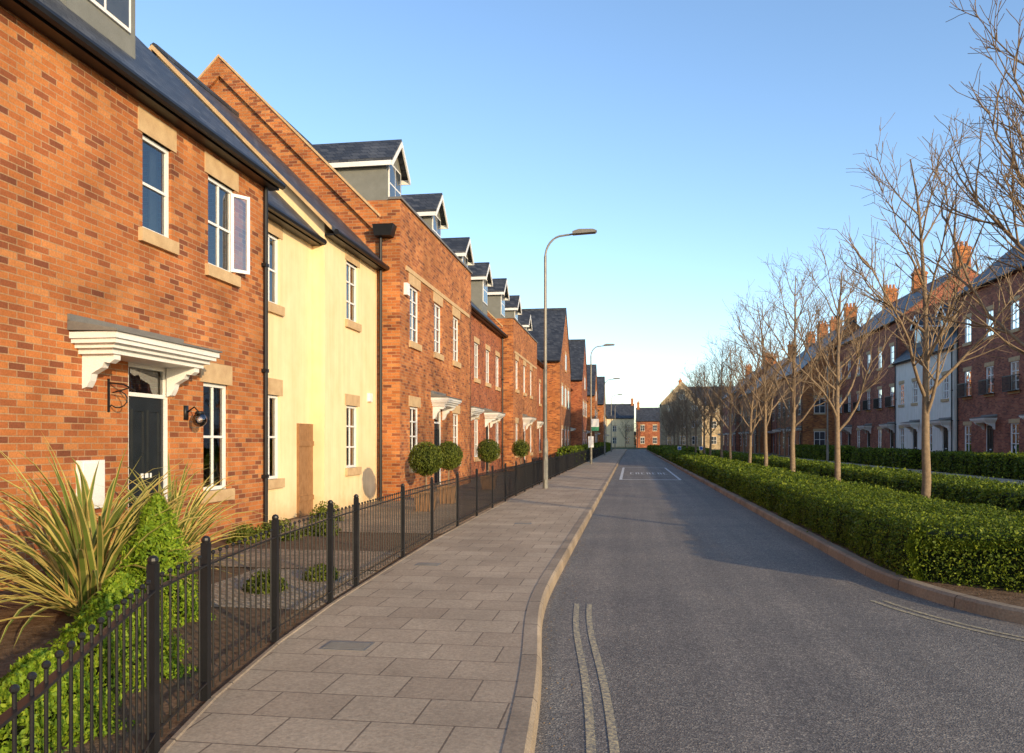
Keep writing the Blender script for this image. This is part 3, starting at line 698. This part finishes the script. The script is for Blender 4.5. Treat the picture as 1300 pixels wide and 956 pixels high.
# bare trees
def tree_mesh(seed,H=7.4,dense=1.0):
    R=random.Random(seed); mb=MB()
    def branch(p,d,L,r,lvl):
        n={0:10,1:7,2:4,3:3}[lvl]; pts=[p];rad=[r]; dd=d.normalized(); cur=p
        for i in range(n):
            j=.045 if lvl==0 else .13
            dd=(dd+Vector((R.gauss(0,j),R.gauss(0,j),R.gauss(0,j*.6)+(.13 if lvl in(1,2) else .02)))).normalized()
            cur=cur+dd*(L/n); pts.append(cur); f=(i+1)/n
            rad.append(max(.0045,r*(1-.8*f) if lvl else r*(1-.86*f)))
        mb.tube(pts,rad,{0:9,1:6,2:4,3:3}[lvl],0,False)
        if lvl==3: return
        if lvl==0: ts=sorted([R.uniform(.30,.9) for _ in range(int(14*dense))]+[.27,.30,.33])
        elif lvl==1: ts=[R.uniform(.2,1) for _ in range(int(3+L*3*dense))]
        else: ts=[R.uniform(.25,1) for _ in range(int(2+L*3.2*dense))]
        az=R.uniform(0,6)
        for t in ts:
            k=min(int(t*n),n-1); q=pts[k].lerp(pts[k+1],t*n-k); dirv=(pts[k+1]-pts[k]).normalized()
            az+=2.4+R.uniform(-.5,.5); u=dirv.cross(Vector((.3,.9,.1))).normalized(); w=dirv.cross(u)
            ang={0:R.uniform(.6,.98),1:R.uniform(.4,.8),2:R.uniform(.4,.85)}[lvl]
            nd=dirv*math.cos(ang)+(u*math.cos(az)+w*math.sin(az))*math.sin(ang)
            if lvl==0: Lc=(1-t)*2.9+R.uniform(.7,1.3); rc=.036*(1.15-t)+.008
            elif lvl==1: Lc=L*R.uniform(.3,.55)*(1.2-t*.5); rc=max(.007,r*.42)
            else: Lc=R.uniform(.2,.5); rc=.0055
            branch(q,nd,Lc,rc,lvl+1)
    branch(Vector((0,0,.08)),Vector((R.uniform(-.02,.02),R.uniform(-.02,.02),1)),H,.092,0)
    return mb.mesh('bare_tree',[M['bark']],True)
TM=[tree_mesh(s,h,d) for s,h,d in ((3,7.2,1.15),(11,6.9,1.05),(21,7.3,1),(34,6.6,1))]
tys=[10.3,16.9,23.4,29.1,34.9,40.8,46.8,52.6,58.5,64.5,71,84,91,98,106,114,123,132]
for i,y in enumerate(tys):
    o=bpy.data.objects.new('bare_tree',TM[0 if i==0 else 1+(i%3)]); COL.objects.link(o); o.location=(5.8+random.uniform(-.12,.12) if i else 5.6,y,0); o.rotation_euler=(0,0,random.uniform(0,6.28)); s=random.uniform(.95,1.08) if i else 1.0; o.scale=(s,s,s)
for i,(x,y) in enumerate(((13.8,74),(13.8,88),(14,100),(1.5,170),(8,146),(11,147),(-1,178))):
    o=bpy.data.objects.new('bare_tree',TM[1+i%3]); COL.objects.link(o); o.location=(x,y,0); o.rotation_euler=(0,0,random.uniform(0,6.28)); o.scale=(1.0,1.0,.9)
n=9000; a=rng.uniform(-160,220,n); hh=4+2.5*np.abs(np.sin(a*.05))+2*np.sin(a*.19)**2
C=np.stack([a,250+rng.uniform(-6,6,n),hh*rng.random(n)**.7],1); leafmesh('distant_trees',C,np.tile([0,-1.,0],(n,1)),1.4,M['fartree'],asp=.7)

def phormium(x,y,R0,H0,n,seed):
    R=random.Random(seed); mb=MB()
    for i in range(n):
        az=R.uniform(0,6.28); L=R.uniform(.75,1.1)*H0*1.25; up=R.uniform(.35,1.45); droop=R.uniform(.3,1.3)
        w=R.uniform(.018,.032); K=7; p=Vector((x+R.uniform(-.1,.1),y+R.uniform(-.1,.1),.1)); el=up; prev=None
        side=Vector((-math.sin(az),math.cos(az),0))
        for k in range(K+1):
            f=k/K; ww=w*(1-.15*f if f<.6 else (1-f)/.4*.91+.01)
            up_=Vector((-math.sin(el)*math.cos(az),-math.sin(el)*math.sin(az),math.cos(el)))
            row=[p-side*ww+up_*ww*.5,p-side*ww*.62+up_*ww*.1,p+side*ww*.62+up_*ww*.1,p+side*ww+up_*ww*.5]
            if prev:
                for j,m in ((0,1),(1,0),(2,1)): mb.face([prev[j],prev[j+1],row[j+1],row[j]],m)
            prev=row
            p=p+Vector((math.cos(el)*math.cos(az),math.cos(el)*math.sin(az),math.sin(el)))*(L/K); el-=droop*f*.45
    mb.obj('variegated_phormium',[M['strap_g'],M['strap_y']])
phormium(-4.65,6.2,1,1.25,150,1); phormium(-5.3,8.45,1,1.1,100,2); phormium(-5.0,4.9,1,.8,60,5)
def conifer(x,y,r,h,n,name='golden_conifer'):
    u=rng.random(n)**1.3; th=rng.uniform(0,6.28,n); 
    lob=1+.16*np.sin(th*5+u*14)+.10*np.sin(th*9-u*31)
    rr=r*(np.clip(1-u,0,1)**.6)*lob*rng.uniform(.72,1.08,n); z=.1+h*u*(1+.06*np.sin(th*7))
    C=np.stack([x+rr*np.cos(th),y+rr*np.sin(th),z],1)
    Nn=np.stack([np.cos(th),np.sin(th),np.full(n,.3)],1)
    o=leafmesh(name,C,Nn,.04,M['conifer'],asp=.4,spread=.7)
    mb=MB(); mb.tube([(x,y,.1),(x,y,.1+h*.5),(x,y,.1+h*.85)],[r*.66,r*.42,.02],10); mb.obj('inner_foliage',M['hedge_core'],o)
conifer(-3.9,6.05,.36,1.0,14000); conifer(-3.25,4.6,.42,.52,11000); conifer(-3.0,3.65,.36,.4,9000); conifer(-3.7,5.3,.35,.5,8000)
def topiary(x,y,z,r,n=5000):
    v=rng.normal(0,1,(n,3)); v/=np.linalg.norm(v,axis=1)[:,None]; C=np.array([x,y,z])+v*(r*(1+fn(v*2)*.08+rng.uniform(-.12,.06,n)))[:,None]
    o=leafmesh('topiary_tree',C,v,.045,M['topiary'])
    mb=MB(); mb.ball((x,y,z),r*.84,14,10); mb.obj('inner_foliage',M['hedge_core'],o,True)
    mb=MB(); mb.tube([(x,y,.4),(x+.01,y,z-r*.8)],.02,6); mb.obj('stem',M['bark'],o)
    mb=MB(); mb.hexa([(x-.17,y-.17,.12),(x+.17,y-.17,.12),(x+.17,y+.17,.12),(x-.17,y+.17,.12),(x-.22,y-.22,.52),(x+.22,y-.22,.52),(x+.22,y+.22,.52),(x-.22,y+.22,.52)]); mb.box(ID,x-.24,x+.24,y-.24,y+.24,.5,.55); mb.obj('planter',M['wood'],o)
topiary(-4.3,16.3,1.22,.34); topiary(-4.3,18.4,1.25,.32); topiary(-4.3,23.8,1.3,.34,4000); topiary(-4.3,31,1.3,.34,2500)
for (x,y,r,h) in ((-5.3,11.3,.35,.3),(-4.9,12,.3,.25),(-5.6,10.9,.25,.25),(-3.6,7.4,.2,.18),(-3.3,8.1,.18,.15),(-5.6,14,.3,.35)):
    n=1500; th=rng.uniform(0,6.28,n); ph=np.arccos(rng.uniform(0,1,n)); v=np.stack([np.sin(ph)*np.cos(th),np.sin(ph)*np.sin(th),np.cos(ph)],1)
    C=np.array([x,y,.11])+v*np.array([r,r,h])*rng.uniform(.4,1.1,n)[:,None]; leafmesh('garden_shrub',C,v,.05,M['topiary'])
for x,y in ((16.6,49.8),(16.7,50.6)):
    mb=MB(); mb.hexa([(x-.22,y-.25,.2),(x+.22,y-.25,.2),(x+.22,y+.25,.2),(x-.22,y+.25,.2),(x-.29,y-.3,1.05),(x+.29,y-.3,1.05),(x+.29,y+.35,1.05),(x-.29,y+.35,1.05)],0)
    mb.hexa([(x-.31,y-.33,1.05),(x+.31,y-.33,1.05),(x+.31,y+.38,1.05),(x-.31,y+.38,1.05),(x-.27,y-.25,1.14),(x+.27,y-.25,1.14),(x+.27,y+.38,1.12),(x-.27,y+.38,1.12)],0)
    mb.tube([(x-.28,y+.3,.22),(x+.28,y+.3,.22)],.1,12,0); mb.obj('wheelie_bin',M['black'])

# ------------------------------------------------------------ light, sky, camera
el=math.radians(13); az=math.radians(136)   # azimuth clockwise from +Y
w=bpy.data.worlds.new('World'); sc.world=w; w.use_nodes=True; nt=w.node_tree
bg=nt.nodes['Background']; sky=nt.nodes.new('ShaderNodeTexSky'); sky.sky_type='NISHITA'; sky.sun_disc=False
sky.sun_elevation=el; sky.sun_rotation=az; sky.air_density=1.0; sky.dust_density=.5; sky.ozone_density=2.2
tint=mixc(nt,'MULTIPLY',1.0,sky.outputs[0],(1.0,1.02,1.07))
nt.links.new(tint,bg.inputs[0]); bg.inputs[1].default_value=.30
L=bpy.data.lights.new('sun','SUN'); L.energy=5; L.angle=math.radians(.5); L.color=(1,.76,.44)
lo=bpy.data.objects.new('sun',L); COL.objects.link(lo)
sd=Vector((math.sin(az)*math.cos(el),math.cos(az)*math.cos(el),math.sin(el))); lo.rotation_euler=(-sd).to_track_quat('-Z','Y').to_euler()
cam=bpy.data.cameras.new('camera'); co=bpy.data.objects.new('camera',cam); COL.objects.link(co); sc.camera=co
co.location=(0,0,1.6); co.rotation_euler=(math.radians(90),0,math.atan(.15)); cam.sensor_width=36; cam.lens=1000/1300*36
cam.shift_y=82/1300; cam.clip_end=3000; cam.clip_start=.05
